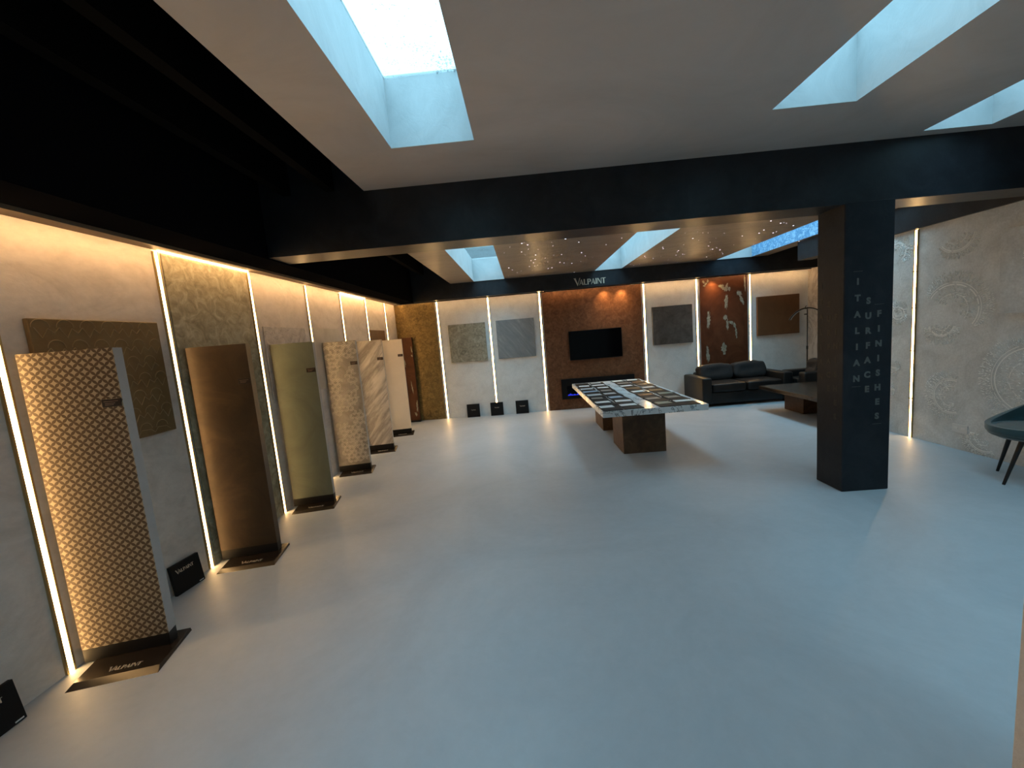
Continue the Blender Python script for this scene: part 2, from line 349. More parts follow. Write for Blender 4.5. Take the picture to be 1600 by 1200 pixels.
# ceilings with skylight openings
def holed(mb, x0, x1, y0, y1, z, holes, m=0):
    xs = sorted({x0, x1, *[h[0] for h in holes], *[h[1] for h in holes]}); ys = sorted({y0, y1, *[h[2] for h in holes], *[h[3] for h in holes]})
    for a, b in zip(xs, xs[1:]):
        for c, d in zip(ys, ys[1:]):
            if any(h[0] <= (a+b)/2 <= h[1] and h[2] <= (c+d)/2 <= h[3] for h in holes): continue
            mb.quad((a,c,z), (a,d,z), (b,d,z), (b,c,z), m)
near = [s for s in SKYLIGHTS if s[4] > 2.7]; far = [s for s in SKYLIGHTS if s[4] < 2.7]
cb = MB()
holed(cb, -1.19, 4.45, -3.2, 3.42, 2.81, near, 0)
holed(cb, -1.30, 4.60, 3.6, 7.84, 2.63, far, 1)
cb.quad((-1.19,-3.2,2.81), (-1.19,3.42,2.81), (-1.19,3.42,3.30), (-1.19,-3.2,3.30), 2)
cb.quad((-1.30,3.6,2.63), (-1.30,7.84,2.63), (-1.30,7.84,3.30), (-1.30,3.6,3.30), 2)
cb.quad((4.60,3.6,2.63), (4.60,7.84,2.63), (4.60,7.84,3.30), (4.60,3.6,3.30), 2)
cb.box(XL-.1, -1.19, -3.3, YB+.1, 3.16, 3.22, 2); cb.box(4.6, FX+.15, 3.5, YB+.1, 3.16, 3.22, 2)
rnd = random.Random(5)
for _ in range(230):                        # fibre-optic stars set in the far ceiling
    x, y = rnd.uniform(-.25, 4.5), rnd.uniform(4.2, 7.75)
    if rnd.random() > 0.35+0.65*noise.noise(Vector((x*1.6, y*1.6, 3))) + .25: continue
    if any(h[0]-.03 < x < h[1]+.03 for h in far): continue
    r = rnd.choice((.004, .005, .007, .009)); z = 2.629
    cb.add([(x+r*cos(a*pi/3), y+r*sin(a*pi/3), z) for a in range(6)][::-1], [[0,1,2,3,4,5]], 3)
struct(cb.build('ceiling', [MT['ceiling'], MT['ceiling_far'], MT['black_matt'], MT['star']]))
# skylights: shaft walls, frame and pane
for i, (x0, x1, y0, y1, zc, zp) in enumerate(SKYLIGHTS):
    sm = MB()
    z1 = zp+.02; t = .04
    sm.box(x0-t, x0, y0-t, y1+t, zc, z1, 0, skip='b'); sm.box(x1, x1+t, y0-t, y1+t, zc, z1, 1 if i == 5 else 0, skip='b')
    sm.box(x0, x1, y0-t, y0, zc, z1, 0, skip='b'); sm.box(x0, x1, y1, y1+t, zc, z1, 0, skip='b')
    w = struct(sm.build('window_%d' % (i+1), [MT['shaft'], MT['shaft_blue']]))
    w.data.name = 'skylight_shaft'
    MB().box(x0, x1, y0, y1, zp, zp+.008).build('pane', MT['pane'], w)

# walls
wl = MB(); wl.box(XL-.12, XL, -3.2, YB, 0, 3.2)
struct(wl.build('wall_left', MT['plaster']))
wb = MB(); wb.box(XL-.12, FX+.12, YB, YB+.12, 0, 3.2); struct(wb.build('wall_back', MT['plaster_back']))
struct(MB().box(XL-.12, XR+.2, -3.32, -3.2, 0, 3.3).build('wall_front', MT['plaster']))

def crescent(mb, y, z, rin, rout, a0, a1, seed, m=1, off=XR, core=True):
    r = random.Random(seed)
    def P(rad, ang, d=0.0): return Vector((off-d, y-rad*cos(ang), z+rad*sin(ang)))
    A0, A1 = radians(a0), radians(a1)
    def arc(rad, w):
        k = max(8, int((A1-A0)*rad/0.02))
        for i in range(k):
            if r.random() < .06: continue
            a, b = A0+(A1-A0)*i/k, A0+(A1-A0)*(i+1)/k
            mb.quad(P(rad-w, a, .0035), P(rad-w, b, .0035), P(rad+w, b, .0035), P(rad+w, a, .0035), m)
    def leaf(rad, ang, ln, wd, tilt):
        c = P(rad, ang); dr = (P(rad+.01, ang)-c).normalized(); dt = (P(rad, ang+.01)-c).normalized()
        u = dr*cos(tilt)+dt*sin(tilt); w = -dr*sin(tilt)+dt*cos(tilt); e = Vector((-.004, 0, 0))
        p = [c+u*ln/2, c+w*wd/2, c-u*ln/2, c-w*wd/2]
        mb.add([p[0]+e*.3, p[1]+e*.3, p[2]+e*.3, p[3]+e*.3, c+e*1.6], [[0,4,1], [1,4,2], [2,4,3], [3,4,0], [0,1,4], [1,2,4], [2,3,4], [3,0,4]], m)
    arc(rin, .005); arc(rin*1.09, .003); arc(rin*.62, .003)
    k = int((A1-A0)*rout/0.018)
    for i in range(k):
        a = A0+(A1-A0)*(i+.5)/k; edge = min(1, 4*min((a-A0), (A1-a))/(A1-A0)+.35)
        for j in range(4):
            rad = rin*1.14+(rout*edge**.3-rin*1.14)*(j+.4)/4
            if r.random() < .22: continue
            leaf(rad+r.uniform(-.008,.008), a+r.uniform(-.02,.02), r.uniform(.018,.042), r.uniform(.005,.011), r.uniform(-.5,.5))
    if core:
        k = int((A1-A0)*rin/0.02)
        for i in range(k*4):
            a = r.uniform(A0, A1); rad = rin*math.sqrt(r.uniform(.12, .92))
            leaf(rad, a, r.uniform(.014,.034), r.uniform(.005,.010), r.uniform(-1.6,1.6))
wr_ = MB(); wr_.box(XR, XR+.19, -3.2, 5.25, 0, 3.2)
for args in [(4.335,1.447,.25,.39,-38,150,1), (4.43,1.31,.13,.24,195,345,2), (4.306,.547,.17,.285,72,292,3), (3.62,.78,.30,.44,95,265,4),
             (4.32,2.20,.17,.25,215,352,5), (3.98,.20,.15,.24,170,300,6), (4.96,2.14,.10,.19,-60,170,7), (4.93,1.44,.07,.14,0,359,8),
             (4.97,.66,.13,.24,60,280,9), (3.35,1.0,.2,.33,20,240,10), (3.0,.45,.2,.33,100,300,11)]:
    crescent(wr_, *args)
struct(wr_.build('wall_right', [MT['right_wall'], MT['relief']]))
wfr = MB(); wfr.box(FX, FX+.12, 5.25, YB, 0, 3.2, 0); wfr.box(XR+.19, FX+.12, 5.13, 5.25, 0, 3.2, 0)
struct(wfr.build('wall_right', MT['marble_wall']))
# beams
bmsh = MB().box(-2.05, XR+.1, 3.391, 3.69, 2.358, 3.25); b1 = struct(bmsh.build('trim_1', MT['black']))
struct(MB().box(-2.05, FX+.05, 7.80, YB+.02, ZT, 3.25).build('trim_2', MT['black']))
lb = MB(); lb.box(-2.325, -2.05, -3.2, YB, ZT, 3.2, 0); lb.box(XL, -2.325, -3.2, YB, ZT+.004, ZT+.05, 1); struct(lb.build('trim_3', [MT['black_matt'], MT['ledge']]))
struct(MB().box(4.37, 4.60, -3.2, 6.63, ZT, 3.2).build('trim_4', MT['black']))
for nm, x0, x1 in (('trim_5', -1.50, -1.43), ('trim_6', -1.86, -1.79)):
    struct(MB().box(x0, x1, -3.2, YB, 2.83, 3.18).build(nm, MT['joist']))
# column and its lettering
CX0, CX1, CY0, CY1 = 2.598, 2.986, 3.389, 3.688
col = struct(MB().rbox(CX0, CX1, CY0, CY1, 0, 2.37, r=.006, seg=1).build('column', MT['column']))
def glyphs(words, place, size, mat, name, lines=()):
    dep = None; mb = MB()
    for word, pts in words:
        for ch, p in zip(word, pts):
            cu = bpy.data.curves.new('t', 'FONT'); cu.body = ch; cu.size = size; cu.align_x = 'CENTER'; cu.extrude = .0012; cu.offset = .0036; cu.resolution_u = 3
            ob = bpy.data.objects.new('t', cu); C.objects.link(ob); bpy.context.view_layer.update()
            me = ob.evaluated_get(bpy.context.evaluated_depsgraph_get()).to_mesh()
            mb.add([place(v.co, p) for v in me.vertices], [list(f.vertices) for f in me.polygons])
            bpy.data.objects.remove(ob); bpy.data.curves.remove(cu)
    for (a, z) in lines:
        q = [place(Vector((u, v, w)), (a, z)) for w in (0, .0012) for u, v in ((-.036, -.001), (.036, -.001), (.036, .001), (-.036, .001))]
        mb.add(q, [[0,3,2,1], [4,5,6,7], [0,1,5,4], [1,2,6,5], [2,3,7,6], [3,0,4,7]])
    return mb.build(name, mat, col)
def run(n_, z0, pitch): return [z0-pitch*i-.022 for i in range(n_)]
cols3 = [('ITALIAN', run(7, 1.752, .131)), ('SURFACE', run(7, 1.593, .120)), ('FINISHES', run(8, 1.484, .1205))]
glyphs([(w, [(x, z) for z in zs]) for (w, zs), x in zip(cols3, (2.705, 2.791, 2.876))],
       lambda v, p: (p[0]+v.x, CY0-.0008-v.z, p[1]+v.y), .068, MT['column_letter'], 'lettering', ((2.705, 1.832), (2.705, .90), (2.876, 1.56), (2.876, .575)))
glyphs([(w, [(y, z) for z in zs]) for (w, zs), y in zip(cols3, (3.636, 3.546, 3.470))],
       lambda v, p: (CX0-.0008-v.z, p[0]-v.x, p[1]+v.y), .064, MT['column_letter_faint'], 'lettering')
# plastered pier at the right edge of the view
struct(MB().rbox(1.345, 1.64, .80, 1.10, 0, 2.81, r=.004, seg=1).build('column', MT['pier']))

# ================================================================== wall cladding panels
tag(MB().box(XL, XL+.012, 2.86, 3.73, 0.0, 2.335).build('wall_panel', MT['olive']), 'olive mottled plaster cladding panel on the left wall behind the dark bronze display board', 'wall panel')
tag(MB().box(XL+.002, -1.70, YB-.014, YB, 0.0, 2.34).build('wall_panel', MT['bronze']), 'gold bronze cladding panel in the far left corner of the room', 'wall panel')
tag(MB().box(.415, 2.33, YB-.03, YB, 0.0, 2.34).build('wall_panel', MT['rustbrown']), 'wide mottled brown cladding panel behind the television and fireplace', 'wall panel')
def blob(mb, x, z, w, h, tilt, seed, y, m=1, up_=False):
    r = random.Random(seed); k = 26; pts = []
    for i in range(k):
        a = 2*pi*i/k; q = .50+.55*r.random()
        u, v = w/2*cos(a)*q, h/2*sin(a)*q
        pts.append((x+u*cos(tilt)-v*sin(tilt), y, z+u*sin(tilt)+v*cos(tilt)))
    mb.add(pts+[(x, y, z)], [[i, (i+1) % k, k] for i in range(k)], m)
rp = MB().box(3.455, 4.345, YB-.03, YB, 0.0, 2.34)
PATCH = [(3.88,2.15,.11,.15,.5), (3.95,2.13,.09,.20,-.3), (4.0,2.10,.08,.10,.2), (3.83,2.17,.09,.06,0), (3.945,1.88,.105,.37,-.04), (4.19,2.0,.13,.16,.5), (4.235,1.88,.09,.26,.35),
         (3.52,2.27,.05,.09,.4), (3.56,2.23,.05,.09,-.5), (3.60,2.28,.05,.09,-.2), (3.53,2.20,.07,.05,0), (4.30,2.18,.045,.42,.05), (3.60,1.54,.10,.40,-.05),
         (3.92,1.57,.12,.13,.3), (3.955,1.43,.06,.27,.05), (4.03,1.46,.14,.08,-.5), (4.09,1.40,.07,.16,.2), (4.12,1.25,.045,.28,.08), (3.88,.97,.16,.28,.1), (3.57,.86,.08,.36,.05), (3.56,1.0,.05,.14,.2), (4.12,.66,.13,.07,0)]
for i, (x, z, w, h, t) in enumerate(PATCH): blob(rp, x, z, w*.88, h*.92, t, i+3, YB-.0318)
tag(rp.build('wall_panel', [MT['rust'], MT['patch']]), 'rust red cladding panel with pale peeling patches behind the sofa', 'wall panel')

# ================================================================== LED strips
def strip(place, label, z1=2.335, joints=()):
    """vertical strip; place maps (across, outwards, z) to the room"""
    o = thing('led_strip', label, 'light strip', place(0, 0, 0), group='vertical warm LED strips on the walls')
    base = Vector(place(0, 0, 0))
    def bx(mb, a0, a1, o0, o1, z0, z_1, m=0):
        p, q = Vector(place(a0, o0, z0))-base, Vector(place(a1, o1, z_1))-base
        mb.box(min(p.x,q.x), max(p.x,q.x), min(p.y,q.y), max(p.y,q.y), min(p.z,q.z), max(p.z,q.z), m)
    c = MB(); bx(c, -.022, -.012, .0, .013, .002, z1); bx(c, .012, .022, .0, .013, .002, z1); bx(c, -.012, .012, 0, .003, .002, z1)
    c.build('channel', MT['brass'], o)
    d = MB(); bx(d, -.0115, .0115, .0035, .0105, .004, z1-.002); d.build('diffuser', MT['led'], o)
    for z in joints:
        j = MB(); bx(j, -.026, .026, .0, .019, z-.006, z+.006); j.build('clip', MT['brass'], o)
LY = [(1.856, 'LED strip on left wall beside the petal patterned display board, nearest the camera'),
      (2.818, 'LED strip on left wall between the beige wall and the olive mottled panel'),
      (3.771, 'LED strip on left wall just before the sage green display board'),
      (4.751, 'LED strip on left wall ending behind the hexagon patterned display board'),
      (5.649, 'LED strip on left wall between the striped wall canvas and the marble effect board'),
      (6.545, 'LED strip on left wall just before the small rust coloured canvas'),
      (7.446, 'LED strip on left wall nearest the gold bronze corner panel')]
for y, l in LY: strip(lambda a, o, z, y=y: (XL+o, y+a, z), l)
BX = [(-1.654, 'LED strip on back wall at the edge of the gold bronze panel'), (-.642, 'LED strip on back wall ending above the middle black box'),
      (.369, 'LED strip on back wall along the near left edge of the brown television panel'), (2.384, 'LED strip on back wall between the brown television panel and the charcoal canvas'),
      (3.394, 'LED strip on back wall between the charcoal canvas and the rust panel'), (4.403, 'LED strip on back wall between the rust panel and the plain brown canvas')]
for x, l in BX: strip(lambda a, o, z, x=x: (x+a, YB-o, z), l, joints=(1.40,) if x == 3.394 else ())
strip(lambda a, o, z: (XR-o, 4.73+a, z), 'LED strip with brass joints on the grey damask wall behind the charcoal column', joints=(1.889, 1.489, 1.007, .46))

# horizontal LED tape along the wall tops
cv = thing('cove_light', 'horizontal LED tape light along the top of the left wall', 'cove light', (XL, 3.0, ZT))
MB().box(.150, .160, -6.0, 5.0, -.004, .003).build('led_tape', MT['cove'], cv)
MB().box(.166, .172, -6.0, 5.0, -.020, .003).build('lip', MT['ledge'], cv)
for a, b in ((-.17, .76), (2.66, 3.53)): MB().box(.014, .020, a, b, -.007, .003).build('exposed_tape', MT['led'], cv)
cv = thing('cove_light', 'horizontal LED tape light along the top of the back wall above the grey panels', 'cove light', (-1.0, YB, ZT))
MB().box(-1.45, 1.34, -.130, -.122, -.003, .001).build('led_tape', MT['cove_weak'], cv)
MB().box(-1.45, 1.34, -.142, -.138, -.016, .001).build('lip', MT['black'], cv)
cv = thing('cove_light', 'horizontal LED tape light along the top of the back wall, from television to right corner', 'cove light', (3.9, YB, ZT))
MB().box(-3.45, 1.55, -.150, -.142, -.003, .001).build('led_tape', MT['cove_back'], cv)
MB().box(-3.45, 1.55, -.162, -.158, -.016, .001).build('lip', MT['black'], cv)
def downlight(x, lab, y=7.93):
    o = thing('downlight', lab, 'downlight', (x, y, ZT), group='small recessed downlights under the back beam')
    r = MB(); k = 20
    ring = [(q*cos(2*pi*i/k), q*sin(2*pi*i/k), z) for q, z in ((.030, -.001), (.030, -.004), (.022, -.004), (.022, -.001)) for i in range(k)]
    r.add(ring, [[j*k+i, j*k+(i+1) % k, (j+1)*k+(i+1) % k, (j+1)*k+i] for j in range(3) for i in range(k)]); r.build('rim', MT['metal_black'], o)
    MB().add([(.021*cos(2*pi*i/k), .021*sin(2*pi*i/k), -.002) for i in range(k)][::-1], [list(range(k))]).build('lens', MT['spot'], o)
    ld = bpy.data.lights.new('downlight_beam', 'SPOT'); ld.energy = SPOT; ld.color = (1.0, .56, .22); ld.spot_size = radians(120); ld.spot_blend = 1.0; ld.shadow_soft_size = .03
    lo = bpy.data.objects.new('downlight_beam', ld); C.objects.link(lo); lo.parent = o; lo.location = (0, 0, -.008)
for x, l in ((1.62, 'small downlight above the television, under the lettered beam'), (1.95, 'small downlight above the right edge of the television'),
             (3.68, 'small downlight above the rust panel with peeling patches')):
    downlight(x, l)

# ================================================================== wall canvases
def canvas(label, mat, w, h, d, loc, face, extra=None):
    """face '+x' hangs on the left wall, '-y' on the back wall, '-x' on the right wall; loc is the wall point at the canvas centre"""
    o = thing('canvas_panel', label, 'wall canvas', loc, {'-y': 0, '+x': pi/2, '-x': -pi/2}[face])
    MB().rbox(-w/2, w/2, -d, -.004, -h/2, h/2, r=.003, seg=1).build('panel', mat, o)
    if extra: extra(o, d)
    return o
def olive_relief(o, d):
    mb = MB(); y = -d-.0005; r_ = random.Random(2)
    def ln(p, q, w=.0022):
        p, q = Vector((p[0], 0, p[1])), Vector((q[0], 0, q[1])); t = (q-p).normalized(); s = Vector((-t.z, 0, t.x))*w; e = Vector((0, y, 0)); f = Vector((0, y-.002, 0))
        mb.add([p-s+e, q-s+e, q+s+e, p+s+e, p+f, q+f], [[0,1,5,4], [4,5,2,3]])
    sx_ = .115; sz = .108
    for i in range(6):
        for j in range(7):
            cx, cz = -.315+sx_*i+(.0575 if j % 2 else 0), .325-sz*j
            if cx > .345: continue
            pts = [(cx+.042*cos(a*pi/9), cz+.042*sin(a*pi/9)) for a in range(0, 10)]
            for p, q in zip(pts, pts[1:]): ln(p, q)
            zz = [(cx-.0575, cz-.03), (cx-.03, cz), (cx-.0575+.0575, cz-.055), (cx+.03, cz-.005), (cx+.0575, cz-.03)]
            zz = [p for p in zz if abs(p[0]) < .365 and abs(p[1]) < .36]
            for p, q in zip(zz, zz[1:]): ln(p, q)
    mb.build('relief_pattern', MT['canvas_olive_line'], o)
canvas('large olive gold wall canvas with circle relief behind the petal patterned board', MT['canvas_olive'], .73, .74, .03, (XL, 2.347, 1.472), '+x', olive_relief)
canvas('swirled grey wall canvas above the sage green display board', MT['canvas_grey'], .75, .74, .013, (XL, 4.235, 1.472), '+x')
canvas('beige vertically striped wall canvas above the hexagon patterned board', MT['canvas_stripe'], .72, .74, .013, (XL, 5.13, 1.472), '+x')
canvas('rust coloured wall canvas above the ivory display board', MT['canvas_rust'], .75, .74, .013, (XL, 6.93, 1.472), '+x')
canvas('speckled stone coloured wall canvas next to the gold bronze panel', MT['canvas_stone'], .735, .75, .035, (-1.105, YB, 1.492), '-y')
canvas('slate grey wall canvas with diagonal streaks left of the brown television panel', MT['canvas_slate'], .745, .75, .035, (-.15, YB, 1.50), '-y')
canvas('charcoal wall canvas between the television panel and the rust panel', MT['canvas_charcoal'], .765, .735, .05, (2.905, YB, 1.508), '-y')
canvas('plain brown wall canvas above the right end of the sofa', MT['canvas_rust'], .79, .745, .05, (4.915, YB, 1.528), '-y')
def damask(o, d):
    mb = MB(); crescent(mb, 0, 0, .17, .30, 20, 250, 21, m=0, off=0)
    mb.v = [(p[1], -d-(0-p[0]) if False else -d+p[0], p[2]) for p in mb.v]
    mb.build('relief_pattern', MT['relief'], o)
canvas('grey canvas with damask relief on the damask wall above the teal chair', MT['right_wall'], .78, .745, .05, (XR, 3.50, 1.757), '-x', damask)

# ================================================================== television, fireplace, sign
tv = thing('television', 'black flat television hung on the wide brown wall panel', 'television', (1.396, YB-.034, 1.262))
MB().rbox(-.515, .515, -.045, 0, -.286, .286, r=.004, seg=2).build('bezel', MT['tv_frame'], tv)
MB().box(-.505, .505, -.0465, -.0455, -.272, .278).build('screen', MT['tv'], tv)
fp = thing('electric_fireplace', 'long black electric fireplace with blue flames below the television', 'fireplace', (1.397, YB-.03, .415))
f = MB(); f.box(-.72, .72, -.05, 0, .06, .20); f.box(-.72, .72, -.05, 0, -.20, -.135); f.box(-.72, -.61, -.05, 0, -.135, .06); f.box(.61, .72, -.05, 0, -.135, .06); f.box(-.61, .61, -.006, 0, -.135, .06)
f.build('frame', MT['tv_frame'], fp)
gm = MB().box(-.61, .61, -.044, -.041, -.135, .06)
gl, gn, gb, go = new_mat('smoked_fire_glass'); gb.inputs['Base Color'].default_value = (.01,.01,.012,1); gb.inputs['Roughness'].default_value = .1
tr = N(gn, 'ShaderNodeBsdfTransparent'); tr.inputs[0].default_value = (.75,.75,.78,1); ms = N(gn, 'ShaderNodeMixShader'); ms.inputs[0].default_value = .75
gn.links.new(gb.outputs[0], ms.inputs[1]); gn.links.new(tr.outputs[0], ms.inputs[2]); gn.links.new(ms.outputs[0], go.inputs[0])
gm.build('glass', gl, fp)
fl = MB(); r_ = random.Random(8)
for i in range(60):
    x = -.59+1.18*i/59; h = r_.uniform(.012, .05); w = r_.uniform(.004, .010); y = r_.uniform(-.030, -.016)
    pr = [(w, 0), (w*1.15, .25*h), (w*.7, .6*h), (.001, h)]
    k = 6; vs = [(x+q*cos(a*pi/3), y+q*sin(a*pi/3)*.5, -.133+z) for q, z in pr for a in range(k)]
    fl.add(vs, [[j*k+a, j*k+(a+1) % k, (j+1)*k+(a+1) % k, (j+1)*k+a] for j in range(3) for a in range(k)])
fl.build('flames', MT['flame'], fp)
sg = MB(); logo(sg, (1.03, 7.799, 2.392), (1,0,0), (0,0,1), .102, .012)
sgo = sg.build('wall_sign', MT['silver_paint']); tag(sgo, 'polished metal letter sign on the black beam above the television', 'sign')

# ================================================================== display boards
def letter_obj(parent, o, ex, ez, h, d=.0012, mat=None, name='lettering'):
    mb = MB(); logo(mb, o, ex, ez, h, d); return mb.build(name, mat or MT['silver_paint'], parent)
def display(x, y, label, mat, side, W_=.382, rot=11, extra=None, base_h=.085):
    o = thing('display_board', label, 'display board', (x, y, 0), radians(rot), 'free-standing sample boards along the left wall')
    b = MB(); b.box(-W_, 0, .004, .07, base_h, 1.662, 1); b.box(-W_, 0, 0, .004, base_h, 1.662, 0)
    bo = b.build('board', [mat, side], o)
    MB().box(-W_, 0, .002, .068, .012, base_h).build('plinth', MT['black_gloss'], o)
    p = MB(); a0, a1, y0, y1, t = -.355, .042, -.195, .121, .016
    p.add([(a0,y0,0), (a1,y0,0), (a1,y1,0), (a0,y1,0), (a0+.012,y0+.04,t), (a1-.012,y0+.04,t), (a1-.004,y1,t), (a0+.004,y1,t)],
          [[0,3,2,1], [4,5,6,7], [0,1,5,4], [1,2,6,5], [2,3,7,6], [3,0,4,7]])
    po = p.build('base_plate', MT['plate'], o)
    letter_obj(po, (-.225, -.125, t+.0005), (1,0,0), (0,1,0), .026)
    tg = MB().rbox(-.088, -.004, -.004, 0, 1.362, 1.404, r=.0012, seg=1).build('name_tag', MT['tag'], o)
    tl = MB()
    for i, (z, a, b_) in enumerate(((1.391, -.078, -.018), (1.381, -.074, -.03), (1.373, -.074, -.04))):
        r3 = random.Random(i); xx = a
        while xx < b_:
            w = r3.uniform(.002, .005); tl.box(xx, xx+w, -.0046, -.004, z-.0018, z+.0018); xx += w+.0016
    tl.build('tag_lettering', MT['tagline'], tg)
    if extra: extra(o, bo)
    return o
def hexes(o, bo):
    mb = MB(); r = random.Random(4); R = .034
    def ln(p, q, w=.0036):
        t = Vector((q[0]-p[0], 0, q[1]-p[1])).normalized(); s = Vector((-t.z, 0, t.x))*w; p, q = Vector((p[0], 0, p[1])), Vector((q[0], 0, q[1]))
        e = Vector((0, -.0004, 0)); f = Vector((0, -.003, 0))
        mb.add([p-s+e, q-s+e, q+s+e, p+s+e, p-s*.5+f, q-s*.5+f, q+s*.5+f, p+s*.5+f], [[0,1,5,4], [4,5,6,7], [7,6,2,3], [0,4,7,3], [1,2,6,5]])
    dx, dz = R*math.sqrt(3), R*1.5
    for j in range(-1, 32):
        for i in range(-1, 9):
            cx, cz = -.382+dx*(i+.5*(j % 2)), .10+dz*j
            if not (-.36 < cx < -.02 and .12 < cz < 1.64): continue
            s = (cz-.1)/1.56; n_ = noise.noise(Vector((cx*7, cz*4, 1)))
            keep = True
            if s > .45: keep = cx+.2 < .10+.35*n_+.12*(s > .85)
            elif s > .33: keep = cx+.2 > -.07+.3*n_
            else: keep = cx+.2 > -.13+.2*n_+.25*(.2-s)
            if not keep: continue
            st = r.choice((0, 2, 4))
            for rr in (R*.90, R*.45):
                pts = [(cx+rr*cos(radians(90+60*(st+k))), cz+rr*sin(radians(90+60*(st+k)))) for k in range(5)]
                pts = [(min(-.003, max(-.379, a)), min(1.655, max(.092, b))) for a, b in pts]
                for p, q in zip(pts, pts[1:]):
                    if math.dist(p, q) > .004: ln(p, q)
    mb.build('relief_pattern', MT['hexline'], o)
display(-2.085, 2.000, 'display board with brown petal pattern, nearest the camera on the left', MT['petal'], MT['side_grey'], .40, 14.5)
display(-2.075, 2.977, 'dark bronze display board in front of the olive mottled wall panel', MT['bronze_dark'], MT['bronze_dark'], .405, 11.5)
display(-2.092, 3.970, 'plain sage green display board behind the dark bronze one', MT['sage'], MT['side_grey'], .388, 12)
display(-2.098, 5.010, 'grey display board with pale hexagon line relief', MT['hexbase'], MT['side_grey'], .385, 11, hexes)
display(-2.102, 5.960, 'marble effect display board with diagonal brown veins', MT['board_marble'], MT['side_grey'], .38, 11)
display(-2.108, 6.970, 'plain ivory white display board near the far left corner', MT['ivory'], MT['side_grey'], .374, 11)
ro_ = thing('display_board', 'rust red display board standing in the corner against the gold bronze panel', 'display board', (-2.32, 7.95, 0), 0, 'free-standing sample boards along the left wall')
rb = MB().box(-.13, .12, -.015, .045, .035, 1.69)
for i, (x, z, w, h, t) in enumerate([(.10,1.45,.03,.16,.1), (.095,1.33,.04,.05,.3), (.03,.7,.03,.3,.1), (.09,.32,.04,.3,-.05), (.05,.16,.05,.12,.2), (-.06,1.2,.04,.2,0)]): blob(rb, x, z, w, h, t, 40+i, -.0165)
rb.build('board', [MT['rust'], MT['patch']], ro_); MB().box(-.14, .13, -.03, .05, 0, .035).build('plinth', MT['black_gloss'], ro_)

# ================================================================== black square sample cases
def case(label, w, h, d, loc, rz, lean, logo_rel, corner=False, group=None):
    o = thing('sample_case', label, 'black box', loc, rz, group)
    o.rotation_euler = (lean, 0, rz)
    MB().rbox(-w/2, w/2, 0, d, 0, h, r=.0015, seg=1).build('case_body', MT['black_case'], o)
    lh = logo_rel[2]; letter_obj(o, (logo_rel[0], -.0003, logo_rel[1]), (1,0,0), (0,0,1), lh, .0008)
    if corner: MB().box(w/2-.042, w/2-.010, -.0008, 0, .008, .014).build('corner_label', MT['socket'], o)
    return o
g = 'black boxes leaning on the back wall'
case('black square box on the floor nearest the gold bronze panel, leaning on back wall', .255, .262, .022, (-1.118, 7.965, 0.002), 0, -.10, (-.045, .135, .016), group=g)
case('black square box on the floor directly below an LED strip, middle of three', .255, .262, .022, (-.642, 7.955, 0.002), 0, -.10, (-.045, .150, .016), group=g)
case('black square box on the floor nearest the brown television panel', .255, .262, .022, (-.135, 7.955, 0.002), 0, -.10, (-.045, .140, .018), group=g)
case('black square box with pale logo leaning on the left wall between two display boards', .205, .205, .024, (-2.440, 2.565, 0.002), radians(82), -.12, (-.075, .140, .022), True)
case('black square box at the lower left edge, before the first LED strip', .205, .195, .024, (-2.415, 1.50, 0.002), pi/2, -.14, (-.075, .130, .022), True)

# ================================================================== sample table
TX0, TX1, TY0, TY1, TZ = .795, 1.957, 4.435, 7.05, .635
tb = thing('display_table', 'long white marble display table on two brown block pedestals', 'table', (1.37, 5.74, 0), radians(.6))
MB().rbox(TX0-1.37, TX1-1.37, TY0-5.74, TY1-5.74, TZ-.068, TZ, r=.003, seg=1).build('table_top', MT['marble'], tb)
for y0, y1 in ((4.865, 5.41), (6.09, 6.70)):
    MB().rbox(-.262, .258, y0-5.74, y1-5.74, 0, TZ-.068, r=.004, seg=1).build('pedestal', MT['pedestal'], tb)
SW = {'white': (.80,.80,.78), 'pale grey': (.45,.46,.46), 'marble': None, 'bronze': (.18,.11,.05), 'rust brown': (.14,.06,.03), 'charcoal': (.06,.055,.05), 'light blue': (.33,.42,.52), 'taupe': (.26,.22,.18), 'sage': (.25,.26,.20)}
SWM = {k: (MT['marble'] if v is None else mottle(k.replace(' ', '_')+'_swatch', [tuple(c*.85 for c in v), tuple(min(1, c*1.1) for c in v)], scale=14, rough=.5, spec=.3, bmp=.1, bscale=40)) for k, v in SW.items()}
rnd = random.Random(12)
COLS = [('leftmost row on the table', .925, ['white','white','taupe','pale grey','light blue','pale grey','white','charcoal']),
        ('second row on the table', 1.165, ['white','white','light blue','pale grey','taupe','white','white','pale grey']),
        ('third row on the table', 1.545, ['sage','taupe','rust brown','white','bronze','white','taupe','white']),
        ('rightmost row on the table', 1.79, ['white','taupe','sage','bronze','pale grey','charcoal','rust brown','white'])]
ORD = ['first', 'second', 'third', 'fourth', 'fifth', 'sixth', 'seventh', 'eighth']
cover = MB().rbox(-.112, .112, -.145, .145, 0, .007, r=.0015, seg=1)
for row, x, cc in COLS:
    for i, c in enumerate(cc):
        y = 4.60+.314*i+rnd.uniform(-.012, .012); a = rnd.uniform(-.13, .13)
        xx = x+rnd.uniform(-.01, .01)
        o = cover.build('sample_card', MT['black_case'], None, (xx, y, TZ+.0005), a)
        tag(o, f'black and {c} card, {ORD[i]} from the near end, {row}', 'sample card', 'sample cards laid out on the marble table')
        w0 = rnd.uniform(-.106, -.085); w1 = rnd.uniform(.055, .106); d0 = rnd.uniform(.0, .045)
        s_ = MB().rbox(w0, w1, d0, .140, .0072, .011, r=.001, seg=1).build('swatch', SWM[c], o)
